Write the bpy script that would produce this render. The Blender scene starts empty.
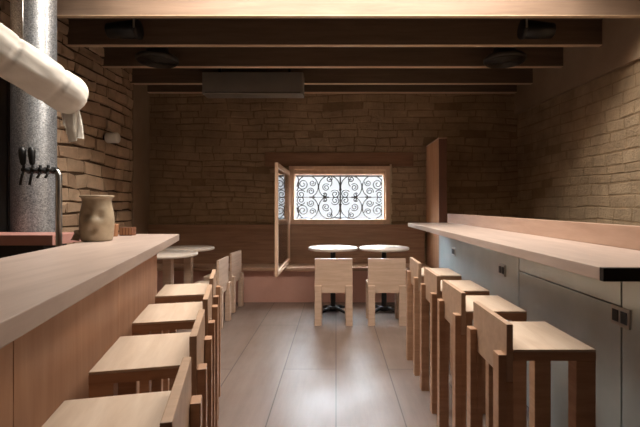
import bpy, bmesh, math, random
from mathutils import Vector, Matrix, noise
rng = random.Random(7)
S = bpy.context.scene
C = S.collection

# ---------------------------------------------------------------- camera
cam_d = bpy.data.cameras.new('camera')
cam = bpy.data.objects.new('camera', cam_d); C.objects.link(cam)
cam.location = (0, 0, 1.3); cam.rotation_euler = (math.pi/2, 0, 0)
cam_d.sensor_width = 36; cam_d.lens = 24.0
cam_d.shift_x = -16/640; cam_d.shift_y = -7.5/640
cam_d.clip_start = 0.02
S.camera = cam

# ---------------------------------------------------------------- daylight
w = bpy.data.worlds.new('sky'); S.world = w; w.use_nodes = True
bg = w.node_tree.nodes['Background']
# low sky held dim behind the grille, unseen upper sky boosted for room light
_t = w.node_tree; _tc = _t.nodes.new('ShaderNodeTexCoord'); _sp = _t.nodes.new('ShaderNodeSeparateXYZ')
_mr = _t.nodes.new('ShaderNodeMapRange'); _mr.interpolation_type = 'SMOOTHSTEP'
for _k, _v in (('From Min', .10), ('From Max', .34), ('To Min', 0.98), ('To Max', 64.0)): _mr.inputs[_k].default_value = _v
_t.links.new(_tc.outputs['Generated'], _sp.inputs[0]); _t.links.new(_sp.outputs['Z'], _mr.inputs['Value'])
_t.links.new(_mr.outputs[0], bg.inputs['Strength'])
_rp = _t.nodes.new('ShaderNodeValToRGB'); _rp.color_ramp.elements[0].position = .10; _rp.color_ramp.elements[0].color = (.95, .97, 1, 1)
_rp.color_ramp.elements[1].position = .30; _rp.color_ramp.elements[1].color = (.80, .91, 1, 1)
_t.links.new(_sp.outputs['Z'], _rp.inputs[0]); _t.links.new(_rp.outputs[0], bg.inputs['Color'])

def area(name, loc, rot, sx, sy, power, col):
    l = bpy.data.lights.new(name, 'AREA'); l.shape = 'RECTANGLE'; l.size = sx; l.size_y = sy
    l.energy = power; l.color = col
    o = bpy.data.objects.new(name, l); C.objects.link(o); o.location = loc; o.rotation_euler = rot
    return o
# daylight that falls through the skylight shaft in front of the girder
area('skylight_daylight', (0.1, 3.03, 3.82), (0, 0, 0), 3.3, .95, 200, (1.0, 0.94, 0.86))

vs = S.view_settings
S.display_settings.display_device = 'sRGB'
vs.view_transform = 'Standard'; vs.look = 'None'; vs.exposure = 0.0; vs.gamma = 1.0
vs.use_curve_mapping = False
S.cycles.diffuse_bounces = 2

# ---------------------------------------------------------------- materials
def lin(c):
    return tuple(((v/255)/12.92 if v/255 <= .04045 else ((v/255+.055)/1.055)**2.4) for v in c) + (1,)

class NT:
    def __init__(s, name):
        s.m = bpy.data.materials.new(name); s.m.use_nodes = True
        s.t = s.m.node_tree; s.p = s.t.nodes['Principled BSDF']; s.out = s.t.nodes['Material Output']
    def n(s, typ, **kw):
        x = s.t.nodes.new(typ)
        for k, v in kw.items():
            if k in x.inputs: x.inputs[k].default_value = v
            else: setattr(x, k, v)
        return x
    def l(s, a, b): s.t.links.new(a, b)
    def coords(s, scale, rand=True):
        tc = s.n('ShaderNodeTexCoord'); mp = s.n('ShaderNodeMapping'); mp.inputs['Scale'].default_value = scale
        s.l(tc.outputs['Object'], mp.inputs['Vector'])
        if rand:
            oi = s.n('ShaderNodeObjectInfo'); ml = s.n('ShaderNodeMath', operation='MULTIPLY'); ml.inputs[1].default_value = 37.0
            s.l(oi.outputs['Random'], ml.inputs[0]); cb = s.n('ShaderNodeCombineXYZ')
            for k in 'XYZ': s.l(ml.outputs[0], cb.inputs[k])
            s.l(cb.outputs[0], mp.inputs['Location'])
        return mp.outputs[0]
    def ramp(s, fac, stops):
        r = s.n('ShaderNodeValToRGB'); e = r.color_ramp.elements
        while len(e) < len(stops): e.new(0.5)
        for x, (p, c) in zip(e, stops): x.position = p; x.color = c
        s.l(fac, r.inputs[0]); return r.outputs[0]
    def bump(s, h, strength, dist=.01):
        b = s.n('ShaderNodeBump'); b.inputs['Strength'].default_value = strength; b.inputs['Distance'].default_value = dist
        s.l(h, b.inputs['Height']); s.l(b.outputs[0], s.p.inputs['Normal'])

def wood(name, c1, c2, scale=(2, 2, 22), rough=.5, bump=.08, rand=True, spec=.5):
    """scale: low along the grain"""
    t = NT(name); v = t.coords(scale, rand)
    n1 = t.n('ShaderNodeTexNoise', Scale=1.6, Detail=6.0, Roughness=.62); t.l(v, n1.inputs['Vector'])
    n1.inputs['Distortion'].default_value = .4
    col = t.ramp(n1.outputs[0], [(.3, lin(c1)), (.72, lin(c2))])
    t.l(col, t.p.inputs['Base Color']); t.p.inputs['Roughness'].default_value = rough
    t.p.inputs['Specular IOR Level'].default_value = spec
    t.bump(n1.outputs[0], bump)
    return t.m

def plain(name, c, rough=.5, metal=0.0, c2=None, nscale=8, bump=0.0, spec=.5):
    t = NT(name); t.p.inputs['Roughness'].default_value = rough; t.p.inputs['Metallic'].default_value = metal
    t.p.inputs['Specular IOR Level'].default_value = spec
    v = t.coords((1, 1, 1), False)
    n1 = t.n('ShaderNodeTexNoise', Scale=float(nscale), Detail=5.0, Roughness=.6); t.l(v, n1.inputs['Vector'])
    col = t.ramp(n1.outputs[0], [(.3, lin(c)), (.75, lin(c2 or c))])
    t.l(col, t.p.inputs['Base Color'])
    if bump: t.bump(n1.outputs[0], bump)
    return t.m

def brick_mat(name, ca, cb, cm, bump=.5, rough=.9):
    """bricks carry a per-brick tint attribute (0 = mortar, else .2..1)"""
    t = NT(name); t.p.inputs['Roughness'].default_value = rough; t.p.inputs['Specular IOR Level'].default_value = .15
    at = t.n('ShaderNodeAttribute', attribute_name='tint')
    base = t.ramp(at.outputs['Fac'], [(0.0, lin(cm)), (.15, lin(cm)), (.2, lin(ca)), (1.0, lin(cb))])
    v = t.coords((1, 1, 1), False)
    n1 = t.n('ShaderNodeTexNoise', Scale=9.0, Detail=8.0, Roughness=.7); t.l(v, n1.inputs['Vector'])
    mx = t.n('ShaderNodeMixRGB', blend_type='MULTIPLY'); mx.inputs[0].default_value = .3
    sh = t.ramp(n1.outputs[0], [(.28, (.45, .42, .40, 1)), (.6, (1.05, 1.03, 1, 1))])
    t.l(base, mx.inputs[1]); t.l(sh, mx.inputs[2]); t.l(mx.outputs[0], t.p.inputs['Base Color'])
    n3 = t.n('ShaderNodeTexNoise', Scale=2.2, Detail=4.0, Roughness=.6); t.l(v, n3.inputs['Vector'])
    m3 = t.n('ShaderNodeMixRGB', blend_type='MULTIPLY'); m3.inputs[0].default_value = .6
    t.l(mx.outputs[0], m3.inputs[1]); t.l(t.ramp(n3.outputs[0], [(.32, (.62, .6, .58, 1)), (.62, (1.08, 1.06, 1.04, 1))]), m3.inputs[2]); t.l(m3.outputs[0], t.p.inputs['Base Color'])
    n2 = t.n('ShaderNodeTexNoise', Scale=45.0, Detail=6.0, Roughness=.7); t.l(v, n2.inputs['Vector'])
    ad = t.n('ShaderNodeMath', operation='ADD'); t.l(n1.outputs[0], ad.inputs[0]); t.l(n2.outputs[0], ad.inputs[1])
    t.bump(ad.outputs[0], bump, .02)
    return t.m

M = {}
M['stool'] = wood('pale beech', (176, 134, 103), (204, 162, 130), (2, 2, 20), .45)  # same beech as the seats, darkened to stand in for shade
M['chair'] = wood('bleached beech', (192, 160, 136), (216, 186, 162), (2, 2, 20), .45)
M['back'] = wood('beech backrest', (188, 154, 127), (210, 178, 151), (2, 14, 14), .45)
M['stool_top_lit'] = wood('lit beech seat', (212, 186, 162), (230, 208, 186), (14, 2, 14), .42)  # same beech, lightened to stand in for light from above
M['counter'] = wood('pink washed timber', (186, 164, 151), (208, 187, 174), (9, 1.2, 9), .38, .05)
M['backsplash'] = wood('backsplash timber', (172, 138, 116), (194, 160, 138), (9, 1.2, 9), .42, .05)
M['counter_front'] = wood('stained oak front', (186, 138, 106), (206, 160, 128), (9, 9, 1.0), .5)
M['bench'] = wood('dark bench boards', (136, 100, 76), (172, 132, 104), (1.2, 12, 16), .5)
M['bench_seat'] = wood('bench seat board', (170, 132, 106), (196, 158, 130), (1.2, 12, 12), .45)
M['bench_base'] = plain('dusty pink plaster', (220, 168, 150), .7, c2=(228, 180, 162), nscale=4)
M['joist'] = wood('shade darkened joist', (96, 78, 62), (120, 98, 80), (.9, 12, 12), .55)  # same timber as the girder, darkened to stand in for shade
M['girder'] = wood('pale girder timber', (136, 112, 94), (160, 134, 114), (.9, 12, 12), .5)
M['edge'] = wood('lit edge strip', (214, 184, 152), (234, 206, 176), (.9, 12, 12), .5)  # pale tone painted in for light on the beam undersides
M['ceiling'] = wood('dark ceiling boards', (60, 42, 31), (78, 56, 41), (8, 1, 8), .7)
M['window_wood'] = wood('varnished window wood', (214, 174, 144), (236, 202, 172), (8, 8, 1.2), .4)
M['lintel'] = wood('lintel timber', (122, 86, 60), (152, 112, 82), (1.2, 10, 14), .6)
M['panel_wood'] = wood('orange brown panel', (200, 146, 110), (222, 174, 138), (8, 8, .9), .24, .03, True, .9)
M['door_brown'] = wood('dark brown edge', (84, 50, 36), (104, 64, 46), (8, 8, .9), .5)
M['black'] = plain('black metal', (14, 13, 13), .45, c2=(24, 22, 21))
M['iron'] = plain('wrought iron', (16, 15, 15), .6, c2=(26, 24, 23))
M['dark_door'] = wood('near black door boards', (30, 24, 21), (46, 36, 30), (8, 8, 1), .5)
M['steel'] = plain('brushed steel', (190, 188, 184), .28, 1.0, c2=(206, 204, 200), nscale=20)
M['ac'] = plain('grey sheet metal', (160, 154, 146), .3, .6, c2=(174, 168, 160), nscale=3)
M['grill'] = plain('grey speaker mesh', (58, 52, 46), .5, .3, c2=(68, 60, 53))
M['table_top'] = plain('pale round tabletop', (226, 208, 192), .3, c2=(236, 220, 206), nscale=5)
M['fabric'] = plain('cream canvas', (244, 236, 224), .85, c2=(250, 244, 235), nscale=6, bump=.15, spec=.15)
M['pot'] = plain('stoneware glaze', (150, 130, 106), .4, c2=(204, 186, 158), nscale=7)
M['pot_dark'] = plain('stoneware stain', (86, 66, 48), .6, c2=(104, 82, 60))
M['terracotta'] = plain('terracotta', (176, 128, 92), .7, c2=(190, 142, 106))
M['crate'] = wood('brown crate wood', (96, 58, 38), (128, 82, 56), (8, 8, 2), .6)
M['plaster'] = plain('brown plaster', (152, 128, 106), .9, c2=(168, 144, 120), nscale=3, bump=.2, spec=.15)
M['wall_dark'] = plain('rear wall plaster', (34, 28, 25), .9, c2=(42, 35, 31), nscale=3, spec=.15)
M['pink_slab'] = plain('oxide red slab', (188, 134, 122), .5, c2=(200, 146, 134), nscale=6)
M['outlet'] = plain('outlet plate', (176, 172, 166), .35, .5, c2=(186, 182, 176))
M['outlet_dark'] = plain('outlet black', (20, 19, 19), .5)
M['rubble'] = plain('grey rubble', (26, 26, 28), .9, c2=(36, 36, 38), nscale=20, bump=.5)
M['shaft'] = plain('shaft plaster', (200, 180, 156), .9)
M['brick_back'] = brick_mat('adobe brick', (178, 150, 120), (188, 160, 129), (156, 128, 100), 1.0)
M['brick_left'] = brick_mat('rough stone brick', (196, 164, 136), (228, 198, 168), (100, 80, 62), .7)
M['brick_right'] = brick_mat('limewashed brick', (186, 160, 130), (192, 167, 137), (168, 142, 112), 1.0)

def grey_front():
    t = NT('blue grey sheet'); v = t.coords((1, 1, 1), False)
    n1 = t.n('ShaderNodeTexNoise', Scale=2.2, Detail=6.0, Roughness=.6); t.l(v, n1.inputs['Vector'])
    t.l(t.ramp(n1.outputs[0], [(.3, lin((204, 216, 216))), (.7, lin((226, 236, 236)))]), t.p.inputs['Base Color'])
    t.p.inputs['Roughness'].default_value = .27; t.p.inputs['Metallic'].default_value = .3
    return t.m
M['grey'] = grey_front()

def galvanised():
    t = NT('galvanised spangle'); v = t.coords((1, 1, 1), False)
    n1 = t.n('ShaderNodeTexVoronoi', Scale=150.0); t.l(v, n1.inputs['Vector'])
    col = t.ramp(n1.outputs['Color'], [(.0, lin((128, 134, 140))), (1.0, lin((232, 234, 236)))])
    t.l(col, t.p.inputs['Base Color']); t.p.inputs['Metallic'].default_value = .8
    r = t.n('ShaderNodeMapRange'); r.inputs['To Min'].default_value = .32; r.inputs['To Max'].default_value = .5
    t.l(n1.outputs['Color'], r.inputs['Value']); t.l(r.outputs[0], t.p.inputs['Roughness'])
    return t.m
M['galv'] = galvanised()

def floor_mat():
    t = NT('floor boards'); tc = t.n('ShaderNodeTexCoord')
    mp = t.n('ShaderNodeMapping'); mp.inputs['Rotation'].default_value = (0, 0, math.pi/2); t.l(tc.outputs['Object'], mp.inputs['Vector'])
    bk = t.n('ShaderNodeTexBrick', Scale=1.0); bk.offset = .37; bk.inputs['Mortar Size'].default_value = .004
    bk.inputs['Brick Width'].default_value = 3.4; bk.inputs['Row Height'].default_value = .415
    bk.inputs['Color1'].default_value = lin((122, 104, 94)); bk.inputs['Color2'].default_value = lin((134, 115, 104))
    bk.inputs['Mortar'].default_value = lin((80, 66, 58)); t.l(mp.outputs[0], bk.inputs['Vector'])
    m2 = t.n('ShaderNodeMapping'); m2.inputs['Scale'].default_value = (7, 1.0, 1); t.l(tc.outputs['Object'], m2.inputs['Vector'])
    n1 = t.n('ShaderNodeTexNoise', Scale=1.8, Detail=7.0, Roughness=.65); t.l(m2.outputs[0], n1.inputs['Vector'])
    mx = t.n('ShaderNodeMixRGB', blend_type='MULTIPLY'); mx.inputs[0].default_value = .8
    t.l(bk.outputs['Color'], mx.inputs[1])
    t.l(t.ramp(n1.outputs[0], [(.3, (.72, .70, .68, 1)), (.7, (1.05, 1.04, 1.03, 1))]), mx.inputs[2])
    t.l(mx.outputs[0], t.p.inputs['Base Color'])
    n2 = t.n('ShaderNodeTexNoise', Scale=3.0, Detail=4.0); t.l(tc.outputs['Object'], n2.inputs['Vector'])
    r = t.n('ShaderNodeMapRange'); r.inputs['From Min'].default_value = .3; r.inputs['From Max'].default_value = .7
    r.inputs['To Min'].default_value = .37; r.inputs['To Max'].default_value = .48
    t.l(n2.outputs[0], r.inputs['Value']); t.l(r.outputs[0], t.p.inputs['Roughness'])
    t.bump(bk.outputs['Fac'], -.15, .003)
    return t.m
M['floor'] = floor_mat()

def glass():
    t = NT('window glass'); t.t.nodes.remove(t.p)
    tr = t.n('ShaderNodeBsdfTransparent'); gl = t.n('ShaderNodeBsdfGlossy'); gl.inputs['Roughness'].default_value = .02
    lw = t.n('ShaderNodeLayerWeight'); lw.inputs['Blend'].default_value = .5
    pw = t.n('ShaderNodeMath', operation='POWER'); pw.inputs[1].default_value = 5.0; t.l(lw.outputs['Facing'], pw.inputs[0])
    fr = t.n('ShaderNodeMath', operation='MULTIPLY_ADD'); fr.inputs[1].default_value = .92; fr.inputs[2].default_value = .06
    t.l(pw.outputs[0], fr.inputs[0]); mx = t.n('ShaderNodeMixShader')
    t.l(fr.outputs[0], mx.inputs[0]); t.l(tr.outputs[0], mx.inputs[1]); t.l(gl.outputs[0], mx.inputs[2])
    t.l(mx.outputs[0], t.out.inputs['Surface']); return t.m
M['glass'] = glass()

# ---------------------------------------------------------------- geometry helpers
class MB:
    def __init__(s): s.bm = bmesh.new()
    def _merge(s, b2, mat=None):
        if mat is not None: b2.transform(mat)
        me = bpy.data.meshes.new('tmp'); b2.to_mesh(me); b2.free(); s.bm.from_mesh(me); bpy.data.meshes.remove(me)
    def box(s, x0, x1, y0, y1, z0, z1, bev=.003, mat=None):
        b = bmesh.new(); bmesh.ops.create_cube(b, size=1)
        for v in b.verts:
            v.co = Vector(((x0+x1)/2+v.co.x*(x1-x0), (y0+y1)/2+v.co.y*(y1-y0), (z0+z1)/2+v.co.z*(z1-z0)))
        if bev: bmesh.ops.bevel(b, geom=list(b.edges), offset=bev, segments=2, affect='EDGES', profile=.6)
        s._merge(b, mat); return s
    def prism(s, pts, z0, z1, bev=.003):
        b = bmesh.new(); lo = [b.verts.new((x, y, z0)) for x, y in pts]; hi = [b.verts.new((x, y, z1)) for x, y in pts]
        n = len(pts)
        b.faces.new(hi); b.faces.new(lo[::-1])
        for i in range(n): b.faces.new((lo[i], lo[(i+1) % n], hi[(i+1) % n], hi[i]))
        bmesh.ops.recalc_face_normals(b, faces=b.faces)
        if bev: bmesh.ops.bevel(b, geom=list(b.edges), offset=bev, segments=2, affect='EDGES', profile=.6)
        s._merge(b); return s
    def lathe(s, prof, seg=32, mat=None, closed=True):
        b = bmesh.new(); rings = []
        for r, z in prof:
            if r < 1e-6: rings.append([b.verts.new((0, 0, z))])
            else: rings.append([b.verts.new((r*math.cos(2*math.pi*i/seg), r*math.sin(2*math.pi*i/seg), z)) for i in range(seg)])
        for a, c in zip(rings, rings[1:]):
            for i in range(seg):
                j = (i+1) % seg
                if len(a) == 1 and len(c) == 1: continue
                if len(a) == 1: f = b.faces.new((a[0], c[i], c[j]))
                elif len(c) == 1: f = b.faces.new((a[i], c[0], a[j]))
                else: f = b.faces.new((a[i], c[i], c[j], a[j]))
                f.smooth = True
        bmesh.ops.recalc_face_normals(b, faces=b.faces)
        s._merge(b, mat); return s
    def cyl(s, p, q, r, seg=20, r2=None):
        p = Vector(p); q = Vector(q); L = (q-p).length
        m = Matrix.Translation(p) @ (q-p).to_track_quat('Z', 'Y').to_matrix().to_4x4()
        r2 = r if r2 is None else r2
        e = min(r*.15, L*.1)
        return s.lathe([(0, 0), (r-e, 0), (r, e), (r2, L-e), (r2-e, L), (0, L)], seg, m)
    def tube(s, pts, r, seg=8, caps=True):
        b = bmesh.new(); pts = [Vector(p) for p in pts]; rings = []
        rr = r if isinstance(r, (list, tuple)) else [r]*len(pts)
        ref = None
        for i, p in enumerate(pts):
            t = (pts[min(i+1, len(pts)-1)]-pts[max(i-1, 0)]).normalized()
            if ref is None: ref = Vector((0, 0, 1)) if abs(t.z) < .9 else Vector((1, 0, 0))
            a = (ref - t*ref.dot(t)).normalized(); ref = a; c = t.cross(a)
            rings.append([b.verts.new(p+rr[i]*(a*math.cos(2*math.pi*k/seg)+c*math.sin(2*math.pi*k/seg))) for k in range(seg)])
        for a, c in zip(rings, rings[1:]):
            for k in range(seg):
                f = b.faces.new((a[k], a[(k+1) % seg], c[(k+1) % seg], c[k])); f.smooth = True
        if caps: b.faces.new(rings[0][::-1]); b.faces.new(rings[-1])
        s._merge(b); return s
    def build(s, name, mat, parent=None, loc=None, rotz=None):
        me = bpy.data.meshes.new(name); s.bm.to_mesh(me); s.bm.free()
        me.materials.append(mat if not isinstance(mat, str) else M[mat])
        o = bpy.data.objects.new(name, me); C.objects.link(o)
        if parent: o.parent = parent
        if loc: o.location = loc
        if rotz: o.rotation_euler.z = rotz
        return o

def tag(o, label, cat, group=None):
    o['label'] = label; o['category'] = cat
    if group: o['group'] = group
    return o
def thing(name, label, cat, loc=(0, 0, 0), rotz=0, group=None):
    o = bpy.data.objects.new(name, None); C.objects.link(o); o.location = loc; o.rotation_euler.z = rotz
    o.empty_display_size = .1
    return tag(o, label, cat, group)
def struct(o, label=None):
    o['kind'] = 'structure'
    if label: o['label'] = label
    return o
def dup(root, loc, rotz, label, group=None):
    r = root.copy(); C.objects.link(r); r.location = loc; r.rotation_euler.z = rotz; r['label'] = label
    if group: r['group'] = group
    for ch in list(root.children):
        c = ch.copy(); C.objects.link(c); c.parent = r
        for g in list(ch.children):
            d = g.copy(); C.objects.link(d); d.parent = c
    return r

# ---------------------------------------------------------------- room shell
ZC = 3.19
WLX = -2.74
BY = 6.2
def right_x(y): return 2.64 + (6.2-y)*.2/3.5

f = MB(); f.box(-3.2, 3.6, -2.7, 6.6, -.1, 0, 0); struct(f.build('floor', 'floor'))

def brick_wall(name, U, z0, z1, holes, mat, mtx, h=.11, ln=.3, gap=.01, relief=.016, jit=.004, seed=1, back=.25, drop=0.0, wav=.03):
    """u along the wall, v up, n out of it; bricks are clipped around holes (u0,u1,z0,z1)"""
    r = random.Random(seed); bm = bmesh.new(); lay = bm.verts.layers.float.new('tint')
    def quadbox(u0, u1, a0, a1, n0, n1, ins, tint, j):
        P = []
        for (n, i) in ((n0, 0.0), (n1, ins)):
            for (uu, zz) in ((u0+i, a0+i), (u1-i, a0+i), (u1-i, a1-i), (u0+i, a1-i)):
                jj = j if n == n1 else 0
                v = bm.verts.new((uu+r.uniform(-jj, jj), n+r.uniform(-jj, jj)*.7, zz+r.uniform(-jj, jj))); v[lay] = tint; P.append(v)
        bm.faces.new((P[4], P[5], P[6], P[7]))
        for k in range(4): bm.faces.new((P[k], P[(k+1) % 4], P[4+(k+1) % 4], P[4+k]))
        return P
    # mortar slabs around the holes
    us = sorted({0, U} | {x for hh in holes for x in hh[:2]}); zs = sorted({z0, z1} | {x for hh in holes for x in hh[2:]})
    for a, b in zip(us, us[1:]):
        for c, d in zip(zs, zs[1:]):
            if any(hh[0] <= a and b <= hh[1] and hh[2] <= c and d <= hh[3] for hh in holes): continue
            P = quadbox(a, b, c, d, -back, 0, 0, 0.0, 0)
            bm.faces.new((P[3], P[2], P[1], P[0]))
    z = z0; row = 0
    while z < z1-.03:
        hh_ = h*r.uniform(.8, 1.2); za, zb = z+gap/2, min(z+hh_-gap/2, z1)
        u = -ln*r.random()
        while u < U:
            L = ln*r.uniform(.6, 1.3); ua, ub = max(u+gap/2, 0), min(u+L-gap/2, U)
            segs = [(ua, ub, za, zb)]
            for H in holes:
                ns = []
                for (a, b, c, d) in segs:
                    if b <= H[0] or a >= H[1] or d <= H[2] or c >= H[3]: ns.append((a, b, c, d)); continue
                    if c < H[2]-.02: ns.append((a, b, c, H[2]))
                    if d > H[3]+.02: ns.append((a, b, H[3], d))
                    c2, d2 = max(c, H[2]), min(d, H[3])
                    if a < H[0]-.02: ns.append((a, H[0], c2, d2))
                    if b > H[1]+.02: ns.append((H[1], b, c2, d2))
                segs = ns
            for (a, b, c, d) in segs:
                if b-a < .03 or d-c < .02 or r.random() < drop: continue
                quadbox(a, b, c, d, -.003, relief*r.uniform(.5, 1.25), min(.008, (d-c)*.2), r.uniform(.2, 1.0), jit)
            u += L
        z += hh_; row += 1
    for v in bm.verts:
        if v.co.y > -.01 and v[lay] > .1:
            o_ = Vector((v.co.x*1.3+seed*7, v.co.z*1.1, seed*3.1)); o2 = Vector((v.co.x*5+seed*5, v.co.z*5, seed))
            dz = wav*(noise.noise(o_)+.45*noise.noise(o2)); du = wav*(noise.noise(o_+Vector((31, 5, 2)))+.6*noise.noise(o2+Vector((3, 9, 4))))
            nx, nz = v.co.x+du, v.co.z+dz
            if any(a-.03 < nx < b+.03 and c-.03 < nz < d+.03 for (a, b, c, d) in holes): continue
            v.co.x = min(max(nx, 0), U); v.co.z = min(max(nz, z0), z1)
    bm.transform(mtx); bmesh.ops.recalc_face_normals(bm, faces=bm.faces)
    me = bpy.data.meshes.new(name); bm.to_mesh(me); bm.free(); me.materials.append(M[mat])
    o = bpy.data.objects.new(name, me); C.objects.link(o); return struct(o)

# local (u, n, z): back wall runs along +x, normal towards -y
WX0, WX1, WZ0, WZ1 = -.648, .765, 1.07, 1.876          # window opening
LX0, LX1, LZ1 = -1.03, 1.12, 2.08                      # lintel
mb = Matrix(((1, 0, 0, -2.95), (0, -1, 0, BY), (0, 0, 1, 0), (0, 0, 0, 1)))
brick_wall('wall_back', 5.95, 0, ZC+.28, [(WX0+2.95, WX1+2.95, WZ0, WZ1), (LX0+2.95, LX1+2.95, WZ1, LZ1)], 'brick_back', mb, h=.10, ln=.30, seed=3, relief=.013, jit=.010, gap=.008, drop=.03, wav=.045)
# left wall: runs along y, normal +x
ml = Matrix(((0, 1, 0, WLX), (1, 0, 0, -2.6), (0, 0, 1, 0), (0, 0, 0, 1)))
brick_wall('wall_left', 8.3, 0, ZC+.28, [], 'brick_left', ml, h=.125, ln=.26, seed=5, relief=.024, jit=.014, gap=.015, wav=.05)
p = MB(); p.box(WLX-.02, WLX+.035, 5.7, BY, 0, ZC, .004); struct(p.build('trim_1', 'plaster'), 'smooth brown plaster strip in the back left corner')
# right wall: slightly splayed
ang = math.atan(.2/3.5)
mr = Matrix.Translation((right_x(BY+.05), BY+.05, 0)) @ Matrix.Rotation(ang, 4, 'Z') @ Matrix(((0, -1, 0, 0), (-1, 0, 0, 0), (0, 0, 1, 0), (0, 0, 0, 1)))
brick_wall('wall_right', 8.9, 0, ZC+.28, [], 'brick_right', mr, h=.11, ln=.3, seed=9, relief=.006, jit=.006, gap=.005, drop=.03, wav=.035)
p = MB(); p.box(-.02, 8.9, -.02, .05, 2.63, ZC, .006, mr @ Matrix(((1, 0, 0, 0), (0, 1, 0, 0), (0, 0, 1, 0), (0, 0, 0, 1))))
struct(p.build('trim_2', 'plaster'), 'brown plaster band along the top of the right wall')
p = MB(); p.box(-3.2, 3.6, -2.75, -2.55, 0, 3.5, 0); struct(p.build('wall_front', 'wall_dark'))

# ceiling with a skylight shaft in front of the girder
SX0, SX1, SY0, SY1 = -1.75, 1.9, 2.5, 3.55
p = MB()
p.box(-3.2, 3.6, 3.6, 6.6, ZC, ZC+.35, 0)
ZF = 3.35
p.box(-3.2, 3.6, -2.7, SY0, ZF, ZF+.1, 0); p.box(-3.2, SX0, SY0, SY1+.06, ZF, ZF+.1, 0); p.box(SX1, 3.6, SY0, SY1+.06, ZF, ZF+.1, 0)
struct(p.build('ceiling', 'ceiling'))
p = MB()
p.box(SX0-.06, SX0, SY0, SY1, ZF, 3.95, 0); p.box(SX1, SX1+.06, SY0, SY1, ZF, 3.95, 0)
p.box(SX0-.06, SX1+.06, SY0-.06, SY0, ZF, 3.95, 0); p.box(SX0-.06, SX1+.06, SY1, SY1+.06, ZF, 3.95, 0)
p.box(SX0-.06, SX1+.06, SY0-.06, SY1+.06, 3.951, 4.0, 0)
struct(p.build('trim_3', 'shaft'), 'skylight shaft')

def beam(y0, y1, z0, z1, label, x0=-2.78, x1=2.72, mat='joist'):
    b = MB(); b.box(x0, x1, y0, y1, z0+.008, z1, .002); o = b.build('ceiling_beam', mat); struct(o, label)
    b = MB(); b.box(x0, x1, y0, y1, z0, z0+.0075, .001); b.build('lit_edge_strip', 'edge', o); o['group'] = 'ceiling beams'; return o  # added strip, coloured as the lit underside of the beam
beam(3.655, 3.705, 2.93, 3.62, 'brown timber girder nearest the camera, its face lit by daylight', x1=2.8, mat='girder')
beam(4.323, 4.378, 2.93, 3.19, 'shade-darkened timber ceiling joist directly behind the lit girder')
beam(4.99, 5.05, 2.93, 3.19, 'shade-darkened timber ceiling joist in front of the grey metal box')
beam(5.68, 5.735, 2.93, 3.19, 'shade-darkened timber ceiling joist behind the grey metal box')
beam(6.12, 6.19, 2.93, 3.19, 'shade-darkened timber wall plate along the back wall', x1=2.64)

# lintel, window
p = MB(); p.box(LX0, LX1, BY-.03, BY+.2, WZ1, LZ1, .006); struct(p.build('lintel', 'lintel'), 'dark timber lintel over the barred window')

win = MB()
YF = 6.13
win.box(WX0-.03, WX1+.01, YF, YF+.06, WZ1-.05, WZ1+.0, .004)
win.box(WX0-.03, WX0+.045, YF, YF+.06, WZ0+.04, WZ1-.05, .004)
win.box(WX1-.05, WX1+.01, YF, YF+.06, WZ0+.04, WZ1-.05, .004)
win.box(WX0-.03, WX1+.01, YF, YF+.06, WZ0-.033, WZ0+.04, .004)
w1 = struct(win.build('window_1', 'window_wood'), 'barred wooden window in the brown brick back wall')
p = MB()
p.box(WX0+.0, WX0+.05, YF+.06, 6.36, WZ0, WZ1, .004); p.box(WX1-.075, WX1, YF+.06, 6.36, WZ0, WZ1, .004)
p.box(WX0, WX1, YF+.03, 6.36, WZ1-.115, WZ1-.0, .004)
p.build('jamb', 'window_wood', w1)
p = MB(); p.box(WX0, WX1, YF+.06, 6.36, WZ0-.01, WZ0+.025, .004); p.build('window_sill', 'window_wood', w1)
p = MB(); p.box(WX0-.03, WX0+.0, YF, YF+.03, .475, WZ0-.02, .003); p.build('hinge_post', 'window_wood', w1)
# open sash, swung square into the room
sx = -.672; y0, y1, z0, z1 = 4.80, 6.10, .505, 1.79
sm = MB(); wd = .055; th = .036
sm.box(sx-th/2, sx+th/2, y0, y0+wd, z0, z1, .003); sm.box(sx-th/2, sx+th/2, y1-wd, y1, z0, z1, .003)
sm.box(sx-th/2, sx+th/2, y0+wd, y1-wd, z1-wd, z1, .003); sm.box(sx-th/2, sx+th/2, y0+wd, y1-wd, z0, z0+wd, .003)
sash = sm.build('sash', 'window_wood', w1)
p = MB(); p.box(sx-.003, sx+.003, y0+wd-.005, y1-wd+.005, z0+wd-.005, z1-wd+.005, 0); p.build('glass_pane', 'glass', sash)
p = MB()
for zz in (.8, 1.5): p.cyl((sx, y1+.012, zz-.05), (sx, y1+.012, zz+.05), .011, 10)
p.build('hinge', 'black', sash)

# torn plaster edge right of the window
r = random.Random(4); p = MB()
for k in range(16):
    zz = WZ0-.06+k*.056
    p.box(WX1+.012, WX1+.03+r.uniform(0, .022), BY-.05, BY-.012+r.uniform(0, .01), zz, zz+.055, .008)
struct(p.build('trim_4', plain('torn lime plaster', (214, 192, 160), .9)), 'ragged pale plaster edge beside the window')

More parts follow.
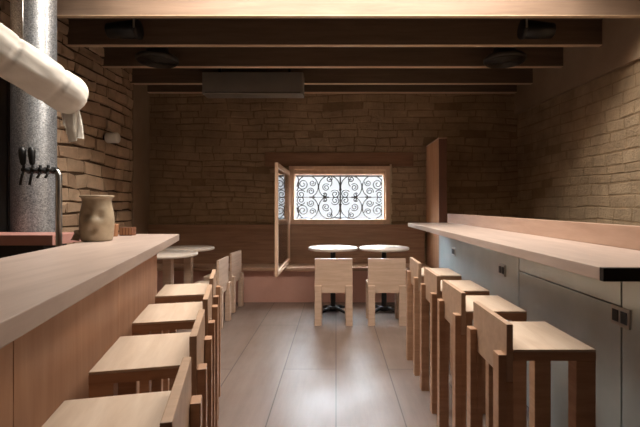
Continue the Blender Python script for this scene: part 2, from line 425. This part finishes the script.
# wrought iron grille
GX, GZ, GS, GY = .064, 1.433, .00207, 6.40
def spiral(cx, cy, ro, ri, a0, turns, n=34):
    out = []
    for i in range(n+1):
        q = i/n; rr = ro+(ri-ro)*q; a = math.radians(a0)+q*turns*2*math.pi
        out.append((cx+rr*math.cos(a), cy-rr*math.sin(a)))
    return out
def arc(cx, cy, rx, ry, a0, a1, n=40):
    return [(cx+rx*math.cos(math.radians(a0+(a1-a0)*i/n)), cy-ry*math.sin(math.radians(a0+(a1-a0)*i/n))) for i in range(n+1)]
curves = [
    arc(147, 130, 76, 80, 182, -62)[:], spiral(112, 112, 41, 7, 182, 1.75), spiral(182, 104, 24, 5, 20, -1.5), spiral(170, 164, 27, 6, 200, -1.6),
    spiral(98, 186, 33, 6, 30, 1.7), arc(60, 105, 22, 60, 60, -70),
    arc(303, 133, 76, 80, 245, -20), spiral(303, 76, 24, 5, 100, -1.6), spiral(280, 136, 29, 6, 40, 1.7), arc(300, 100, 22, 30, 60, -70),
    spiral(346, 184, 33, 6, 150, -1.7), spiral(272, 190, 16, 4, 150, -1.3)]
gr = thing('window_grille', 'black wrought iron scroll grille outside the back window', 'grille', (GX, GY, GZ))
def g3(x, y, sxx, szz): return ((x-383)*GS*sxx, 0, (207-y)*GS*szz)
for sxx in (1, -1):
    for szz in (1, -1):
        p = MB()
        for c in curves: p.tube([g3(x, y, sxx, szz) for x, y in c], .0084, 6)
        p.build('scroll_panel', 'iron', gr)
p = MB(); p.box(-.665, .665, -.008, .008, .305, .33, .002); p.box(-.665, .665, -.008, .008, -.34, -.32, .002)
p.box(-.68, -.665, -.008, .008, -.345, .335, .002); p.box(.665, .68, -.008, .008, -.345, .335, .002); p.build('grille_frame', 'iron', gr)
p = MB(); p.box(-.011, .011, -.009, .009, -.33, .31, .002); p.build('upright_bar', 'iron', gr)
p = MB(); p.tube([(-.665, 0, 0), (.665, 0, 0)], .006, 8); 
for u in (-.42, -.21, .21, .42): p.cyl((u-.045, 0, 0), (u+.045, 0, 0), .013, 10)
p.build('cross_bar', 'iron', gr)
# grey mounds beyond the grille
def mound(x0, x1, zt, label):
    b = bmesh.new(); bmesh.ops.create_uvsphere(b, u_segments=24, v_segments=14, radius=1)
    for v in b.verts:
        k = 1+.12*noise.noise(v.co*3+Vector((x0, 0, 0))); v.co = Vector((v.co.x*(x1-x0)/2*k, v.co.y*.14*k, v.co.z*.13*k))
    p = MB(); p._merge(b); o = p.build('rubble_mound', 'rubble', None, ((x0+x1)/2, 6.66, zt-.13))
    tag(o, label, 'rubble', 'rubble outside the window')
p = MB(); p.box(-1.2, 1.3, 6.455, 6.95, .9, 1.05, .01); struct(p.build('ledge', 'rubble'), 'outside ledge below the window')
mound(-.66, -.28, 1.145, 'grey rubble mound outside, at the left end of the grille')
mound(-.13, .27, 1.150, 'grey rubble mound outside, below the middle of the grille')

# ---------------------------------------------------------------- bench along the back wall
bn = thing('bench', 'long built-in bench with dark board back and pink base under the window', 'bench', (0, 0, 0))
p = MB(); p.box(-2.69, 1.27, 6.10, 6.165, .478, 1.035, .004)
for zz in (.62, .76, .9): p.box(-2.69, 1.27, 6.096, 6.10, zz-.002, zz+.002, 0)
p.build('back_panel', 'bench', bn)
p = MB(); p.box(-2.69, 1.27, 5.67, 6.16, .435, .476, .004); p.build('seat', 'bench_seat', bn)
p = MB(); p.box(-2.69, 1.27, 5.75, 6.15, .0, .434, .004); p.build('base', 'bench_base', bn)

# tall panel standing at the far end of the right counter
tp = thing('room_divider', 'tall narrow orange-brown timber panel standing past the far counter end', 'panel', (1.305, 5.4, 0))
p = MB(); p.box(0, .1, .021, .78, 0, 2.15, .002); p.build('board', 'panel_wood', tp)
p = MB(); p.box(0, .1, 0, .0205, 0, 2.15, .002); ef = p.build('front_edge', 'door_brown', tp); ef['label'] = 'dark brown front edge'
p = MB(); p.box(-.004, .104, -.01, .78, 2.1505, 2.17, .003); p.build('top_cap', 'bench_seat', tp)

# ---------------------------------------------------------------- right counter
rc = thing('bar_counter', 'long right-hand counter with pale timber top over a blue-grey front', 'counter', (0, 0, 0))
p = MB(); p.box(.862, 1.40, 1.396, 5.11, 1.056, 1.10, .003); p.build('countertop', 'counter', rc)
p = MB(); p.box(.862, 1.40, 1.375, 1.396, 1.056, 1.10, .001); ec = p.build('end_cap', 'black', rc); ec['label'] = 'black end of the countertop'
p = MB(); p.box(1.36, 1.42, 1.375, 5.21, 1.1005, 1.2075, .003); p.build('backsplash', 'backsplash', rc)
for (a, b, zt) in ((2.91, 5.15, 1.055), (1.866, 2.90, .855), (1.39, 1.856, 1.055)):
    p = MB(); p.box(1.245, 1.27, a, b, .0, zt, .002); p.build('front_panel', 'grey', rc)
p = MB(); p.box(1.245, 1.27, 1.866, 2.90, .862, 1.055, .002); p.build('front_panel', 'grey', rc)
p = MB(); p.box(1.272, 1.40, 1.395, 5.13, 0, 1.055, .002); p.build('body', 'dark_door', rc)
def outlet(y, z, label):
    t = thing('power_outlet', label, 'outlet', (1.2445, y, z), 0, 'power outlets on the grey front')
    p = MB(); p.box(-.008, 0, -.06, .06, -.042, .042, .002); p.build('plate', 'outlet', t)
    for s in (-1, 1):
        p = MB(); p.box(-.011, -.0085, s*.028-.02, s*.028+.02, -.026, .026, .001); p.build('socket', 'outlet_dark', t)
outlet(1.86, .818, 'nearest double socket plate on the grey counter front')
outlet(3.19, .822, 'middle double socket plate on the grey counter front')
outlet(4.50, .82, 'farthest double socket plate on the grey counter front')

# ---------------------------------------------------------------- left counter (splayed)
def lf(y, off=0): return -1.12-.235*(y-3.05)-off/.9735
def lb(y): return -1.54-.177*(y-3.05)
lc = thing('bar_counter', 'long left-hand counter with pale timber top over a stained wood front', 'counter', (0, 0, 0))
YN = -1.6
p = MB(); p.prism([(lf(YN), YN), (lf(3.05), 3.05), (lb(3.05), 3.05), (lb(YN), YN)], 1.054, 1.10, .003)
p.build('countertop', 'counter', lc)
p = MB(); p.prism([(lf(YN, .165), YN), (lf(2.965, .165), 2.965), (lb(2.965)+.03, 2.965), (lb(YN)+.03, YN)], 0, 1.0535, .002); p.build('body', 'counter_front', lc)
ys = [2.97, 1.985, 1.05, .11, -.83, -1.6]
for a, b in zip(ys, ys[1:]):
    a2, b2 = a-.002, b+.002
    p = MB(); p.prism([(lf(b2, .14), b2), (lf(a2, .14), a2), (lf(a2, .162), a2), (lf(b2, .162), b2)], .0, 1.0535, .0015); p.build('front_panel', 'counter_front', lc)

# ---------------------------------------------------------------- stools and chairs
def make_seat(name, W, D, zs, zb, ztop, zleg, label, cat, legw, group, legm, backm):
    t = thing(name, label, cat, (0, 0, 0), 0, group)
    hw, hd = W/2, D/2; pl = .025; ro = .05
    p = MB(); p.box(-hd+ro+pl, hd, -hw, hw, zs-.010, zs, .002); p.build('seat', 'stool_top_lit', t)
    p = MB(); p.box(-hd+ro+pl, hd, -hw, hw, zs-.042, zs-.0103, .001); p.build('seat_frame', legm, t)  # seat slab split here so its sides take the shade tone
    p = MB(); p.box(-hd+ro, -hd+ro+pl-.0005, -hw, hw, zb, ztop, .003); p.build('backrest', backm, t)
    for s in (-1, 1):
        ya, yb = (hw-legw, hw) if s > 0 else (-hw, -hw+legw)
        p = MB(); p.box(-hd+.02, -hd+ro-.0005, ya, yb, 0, zleg, .003); p.box(-hd+ro-.0005, -hd+ro+pl, ya, yb, 0, zb-.001, .002); p.build('leg', legm, t)
        p = MB(); p.box(hd-.073, hd, ya, yb, 0, zs-.0425, .003); p.build('leg', legm, t)
    return t
ST = make_seat('bar_stool', .385, .38, 0.77, .65, .863, .75,
    'tall wooden bar stool nearest the camera at the grey-fronted counter', 'stool', .056, 'bar stools along the right counter', 'stool', 'back')
ST.location = (.77, 1.768, 0)
for y, lab in ((2.34, 'second tall wooden bar stool from the camera at the grey-fronted counter'),
               (2.86, 'third tall wooden bar stool from the camera at the grey-fronted counter'),
               (3.455, 'farthest tall wooden bar stool of the row at the grey-fronted counter')):
    dup(ST, (.77, y, 0), 0, lab)
TH = math.atan(.235)
for (x, y), lab in zip(((-.512, 1.02), (-.648, 1.59), (-.782, 2.16), (-.922, 2.735)),
        ('tall wooden bar stool nearest the camera at the left counter, cut by the frame edge',
         'second tall wooden bar stool from the camera at the wood-fronted left counter',
         'third tall wooden bar stool from the camera at the wood-fronted left counter',
         'farthest tall wooden bar stool of the row at the wood-fronted left counter')):
    dup(ST, (x, y, 0), math.pi+TH, lab, 'bar stools along the left counter')
CH = make_seat('low_chair', .411, .40, .44, .351, .725, .434,
    'low wooden chair seen from behind at the left of the two round window tables', 'chair', .074, 'low chairs at the round tables', 'chair', 'chair')
CH.location = (-.026, 4.80, 0); CH.rotation_euler.z = math.pi/2
dup(CH, (.555, 4.80, 0), math.pi/2, 'low wooden chair seen from behind at the right of the two round window tables')
dup(CH, (-1.383, 4.70, 0), math.pi, 'low wooden chair seen from the side, nearer of two at the left round tables')
dup(CH, (-1.402, 5.40, 0), math.pi-.07, 'low wooden chair seen from the side, farther of two at the left round tables')

# ---------------------------------------------------------------- round tables
def round_table(x, y, label, dark):
    t = thing('round_table', label, 'table', (x, y, 0), 0, 'round tables')
    R = .31
    p = MB(); p.lathe([(0, .758), (R-.012, .758), (R, .764), (R, .784), (R-.006, .79), (0, .79)], 48); p.build('tabletop', 'table_top', t)
    if dark:
        p = MB(); p.cyl((0, 0, .05), (0, 0, .757), .032, 20); p.build('post', 'black', t)
        p = MB(); p.cyl((0, 0, .012), (0, 0, .06), .075, 24)
        for k in range(4):
            a = math.pi/4+k*math.pi/2; ca, sa = math.cos(a), math.sin(a)
            p.tube([(0, 0, .04), (.12*ca, .12*sa, .034), (.2*ca, .2*sa, .012)], [.026, .022, .012], 10)
        p.build('base', 'black', t)
    else:
        p = MB(); p.box(-.045, .045, -.045, .045, .03, .757, .004); p.build('post', 'chair', t)
        p = MB(); p.box(-.2, .2, -.045, .045, 0, .0295, .003); p.box(-.044, .044, -.2, .2, .001, .029, .003); p.build('base', 'chair', t)
round_table(-.037, 5.3, 'round pale table below the window, left of the pair', True)
round_table(.597, 5.3, 'round pale table below the window, right of the pair', True)
round_table(-1.82, 4.63, 'round pale table behind the left counter end, nearer of two', False)
round_table(-1.82, 5.265, 'round pale table behind the left counter end, farther of two', False)

# ---------------------------------------------------------------- left side: duct, door, back counter, taps
du = thing('ventilation_duct', 'wide galvanised metal duct rising to the ceiling at the left', 'duct', (-2.405, 3.4, 0))
p = MB(); p.lathe([(.153, 0), (.153, 3.34)], 56); p.build('pipe', 'galv', du)
a = math.radians(-83)
p = MB(); p.tube([(.154*math.cos(a), .154*math.sin(a), 2.19), (.154*math.cos(a), .154*math.sin(a), 3.34)], .006, 8); p.build('seam', 'steel', du)

dr = MB(); dr.box(WLX, WLX+.05, 2.3, 3.95, 0, 2.5, .003)
for yy in (2.6, 2.9, 3.2, 3.5, 3.75): dr.box(WLX+.05, WLX+.056, yy-.012, yy+.012, .02, 2.48, .001)
d1 = struct(dr.build('door_1', 'dark_door'), 'near black boarded door behind the metal duct')
p = MB(); p.tube([(WLX+.05, 3.33, 1.96), (WLX+.1, 3.33, 1.96), (WLX+.1, 3.33, 1.0), (WLX+.05, 3.33, 1.0)], .007, 8); p.build('door_handle', 'steel', d1)

bk = thing('back_counter', 'oxide red counter slab in front of the metal duct', 'counter', (0, 0, 0))
p = MB(); p.box(-2.66, -1.90, 2.86, 3.19, 1.035, 1.105, .004); p.build('slab', 'pink_slab', bk)
p = MB(); p.box(-2.64, -2.0, 2.92, 3.17, 0, 1.0345, .003); p.build('cabinet', 'dark_door', bk)

tt = thing('beer_tap_rail', 'steel pipe tap rail with black-handled beer taps at the left', 'tap', (-1.838, 2.83, 0))
ZT = 1.535
p = MB(); p.tube([(0, 0, .012), (0, 0, ZT-.03), (-.009, 0, ZT-.009), (-.03, 0, ZT), (-.19, 0, ZT)], .0195, 16); p.cyl((0, 0, 0), (0, 0, .012), .06, 20); p.build('pipe', 'steel', tt)
for x, hh in ((-.186, 1), (-.126, 1), (-.078, 0), (-.026, 0)):
    p = MB(); p.cyl((x-.02, -.0, ZT), (x+.02, -.0, ZT), .023, 12); p.cyl((x, -.02, ZT), (x, -.075, ZT), .014, 12); p.tube([(x, -.06, ZT), (x-.004, -.075, ZT-.04), (x-.012, -.08, ZT-.1 if hh else ZT-.055)], .0075, 8)
    p.cyl((x, -.065, ZT), (x, -.065, ZT+.03), .009, 10)
    tp_ = p.build('tap', 'black', tt)
    if hh:
        p = MB(); p.lathe([(0, 0), (.011, 0), (.016, .012), (.021, .06), (.022, .09), (.016, .112), (0, .118)], 16, Matrix.Translation((x-.004, -.065, ZT+.0305)) @ Matrix.Rotation(-.06, 4, 'Y')); p.build('tap_handle', 'black', tp_)

# canvas tube lamp sleeve, hung from the ceiling
A = Vector((-1.440, 2.30, 1.900)); B = Vector((-1.604, 2.0, 2.050)); d_ = (B-A); E = A+d_*2.6
ft = thing('canvas_tube', 'fat cream canvas tube slanting in front of the metal duct', 'tube', tuple(A))
pts, rad = [], []
n = 70; Lt = (E-A).length
for i in range(n+1):
    q = i/n; s_ = q*Lt
    cap = math.sqrt(max(0, 1-(max(0, .085-s_)/.085)**2)) if s_ < .085 else 1
    if Lt-s_ < .06: cap = math.sqrt(max(0, 1-((.06-(Lt-s_))/.06)**2))
    rr = .103*max(cap, .04)
    for cseam in (.17, .40, .63, .86): rr -= .010*math.exp(-((s_-cseam)/.007)**2)
    rr += .003*noise.noise(Vector((s_*9, 0, 1)))
    pts.append(A+d_.normalized()*(s_-.085)-A); rad.append(rr)
p = MB(); p.tube(pts, rad, 40)
_dn = d_.normalized()
for v in p.bm.verts:
    s_ = v.co.dot(_dn); ax = _dn*s_; rv = v.co-ax
    if rv.length < .02: continue
    u_ = rv.normalized(); k_ = .010*noise.noise(Vector((s_*5, 0, 0))+u_*2.2)+.005*noise.noise(Vector((s_*22, 3, 1))+u_*3.5)
    k_ += .007*math.exp(-((u_.z+.42+.12*noise.noise(Vector((s_*4, 7, 7))))/.10)**2)
    v.co = ax+rv+u_*k_
p.build('sleeve', 'fabric', ft)
def cloth(pp, wvec, depth, seed, name):
    b = bmesh.new(); nu, nv = 12, 22; g = []
    for j in range(nv+1):
        row = []; q = j/nv
        for i in range(nu+1):
            u = i/nu-.5
            c0 = Vector(pp[0]).lerp(Vector(pp[1]), q)
            wd_ = wvec*(1+.35*math.sin(q*2.6+seed))
            co = c0+Vector((u*wd_, depth*math.sin(u*9+seed+q*2)*(.4+q), -.02*abs(u)*q+.025*u*q*(1 if seed < 2 else -1)))
            row.append(b.verts.new(co))
        g.append(row)
    for j in range(nv):
        for i in range(nu):
            fc = b.faces.new((g[j][i], g[j][i+1], g[j+1][i+1], g[j+1][i])); fc.smooth = True
    bmesh.ops.solidify(b, geom=list(b.faces), thickness=.003)
    p = MB(); p._merge(b); p.build(name, 'fabric', ft)
cloth(((.0, .015, -.075), (.034, .015, -.235)), .072, .012, 1.0, 'cloth_tail')
cloth(((-.04, .05, -.075), (-.045, .05, -.16)), .055, .012, 2.5, 'cloth_tail')
p = MB()
for k in (.35, 2.1):
    q_ = d_*k
    p.tube([(q_.x, q_.y, q_.z+.09), (q_.x, q_.y, 3.349-A.z)], .003, 6)
p.build('hanging_cable', 'steel', ft)

# small round wall lamp stub on the left wall
wl = thing('wall_lamp', 'small pale cylindrical lamp on the left brick wall', 'lamp', (WLX+.02, 5.04, 2.105))
p = MB(); p.cyl((.012, 0, 0), (.15, 0, 0), .062, 28); p.build('lamp_shade', 'fabric', wl)
p = MB(); p.cyl((-.012, 0, 0), (.0115, 0, 0), .04, 24); p.build('wall_mount', 'black', wl)

# ---------------------------------------------------------------- things on the left counter
py = 2.50; px = lb(py)+.105
pt = thing('stoneware_pot', 'tall beige stoneware pot with pressed hollows on the left counter', 'pot', (-1.372, 2.45, 1.1005), .2)
b = bmesh.new(); seg, prof = 56, [(0, 0), (.07, 0), (.084, .006), (.089, .03), (.094, .08), (.095, .12), (.089, .17), (.081, .205), (.079, .228), (.082, .242), (.092, .250), (.094, .257), (.086, .260), (.074, .250), (.068, .225), (.066, .1), (0, .09)]
def catm(pr, k=4):
    out = []
    for i in range(len(pr)-1):
        p0, p1, p2, p3 = pr[max(i-1, 0)], pr[i], pr[i+1], pr[min(i+2, len(pr)-1)]
        for s in range(k):
            t = s/k
            out.append(tuple(.5*((2*p1[m])+(-p0[m]+p2[m])*t+(2*p0[m]-5*p1[m]+4*p2[m]-p3[m])*t*t+(-p0[m]+3*p1[m]-3*p2[m]+p3[m])*t**3) for m in (0, 1)))
    return out+[pr[-1]]
p = MB(); p.lathe([(max(r_, 0), z_) for r_, z_ in catm(prof)], seg)
dents = [(-1.95, .15, .024, -.026), (-1.1, .145, .022, -.016), (-1.55, .085, .05, .012), (-1.5, .068, .016, -.03), (-1.55, .12, .018, .008)]
for v in p.bm.verts:
    r_ = math.hypot(v.co.x, v.co.y)
    if r_ < .066: continue
    an = math.atan2(v.co.y, v.co.x); k = 0
    for (a0, zz, sg, am) in dents:
        dd = math.hypot((an-a0)*r_, v.co.z-zz); k += am*math.exp(-(dd/sg)**2)
    v.co.x *= 1+k/r_; v.co.y *= 1+k/r_
for v in p.bm.verts: v.co.x *= .95; v.co.y *= .95
p.build('body', 'pot', pt)
p = MB(); p.tube([(-.07, -.025, .05), (-.1, -.034, .045), (-.108, -.036, .024), (-.08, -.03, .02)], [.018, .02, .022, .018], 12); p.build('lug', 'pot', pt)
cp = thing('small_cup', 'small terracotta cup just right of the stoneware pot', 'cup', (-1.462, 2.80, 1.1005))
p = MB(); p.lathe([(0, 0), (.025, 0), (.028, .005), (.033, .075), (.035, .08), (.031, .082), (.026, .01), (0, .008)], 28); p.build('body', 'terracotta', cp)
cr = thing('wooden_box', 'small brown slatted box at the back of the left counter', 'box', (-1.415, 2.9, 1.1005))
p = MB(); p.box(-.043, .043, -.03, .03, 0, .055, .002); p.build('body', 'crate', cr)
for i in range(4):
    p = MB(); p.box(-.04+i*.021, -.025+i*.021, -.034, -.0305, .006, .05, .001); p.build('slat', 'terracotta', cr)

# ---------------------------------------------------------------- ceiling fittings
ac = thing('air_unit', 'long grey metal box hung between the joists at the back', 'air conditioner', (0, 0, 0))
p = MB(); p.box(-1.695, -.417, 5.40, 5.63, 2.72, 2.995, .006); p.build('casing', 'ac', ac)
p = MB(); p.box(-1.66, -.45, 5.396, 5.3995, 2.735, 2.742, 0); p.build('slot', 'outlet_dark', ac)
for x in (-1.5, -.6):
    p = MB(); p.box(x-.015, x+.015, 5.5, 5.53, 2.995, 3.19, .002); p.build('hanger', 'black', ac)
for x, s, lab in ((-1.99, 1, 'black spotlight behind the girder at the left'), (1.885, -1, 'black spotlight behind the girder at the right')):
    t = thing('spotlight', lab, 'spotlight', (x, 4.0, 2.955), 0, 'black ceiling spotlights')
    p = MB(); p.cyl((-.15*s, 0, -.012), (.12*s, 0, 0), .07, 28, .085); p.build('lamp_body', 'black', t)
    p = MB(); p.cyl((.1205*s, 0, 0), (.15*s, 0, 0), .09, 28); p.build('lamp_ring', 'black', t)
    p = MB(); p.box(.14*s-.007, .14*s+.007, -.105, -.092, -.02, .2345, .001); p.build('bracket', 'ac', t)
for x, lab in ((-1.96, 'round dark grey ceiling speaker between the joists at the left'), (1.85, 'round grey ceiling speaker between the joists at the right')):
    t = thing('ceiling_speaker', lab, 'speaker', (x, 4.68, 2.87), 0, 'round ceiling speakers')
    p = MB(); p.lathe([(0, .0125), (.2, .0125), (.222, .02), (.222, .05), (.2, .07), (.12, .09), (.1, .319), (0, .319)], 48); p.build('housing', 'grill', t)
    p = MB()
    for k in range(8):
        rr = .03+k*.024
        p.tube([(rr*math.cos(j*math.pi/24), rr*math.sin(j*math.pi/24), .006) for j in range(49)], .006, 6, False)
    p.build('grill_rings', 'grill', t)
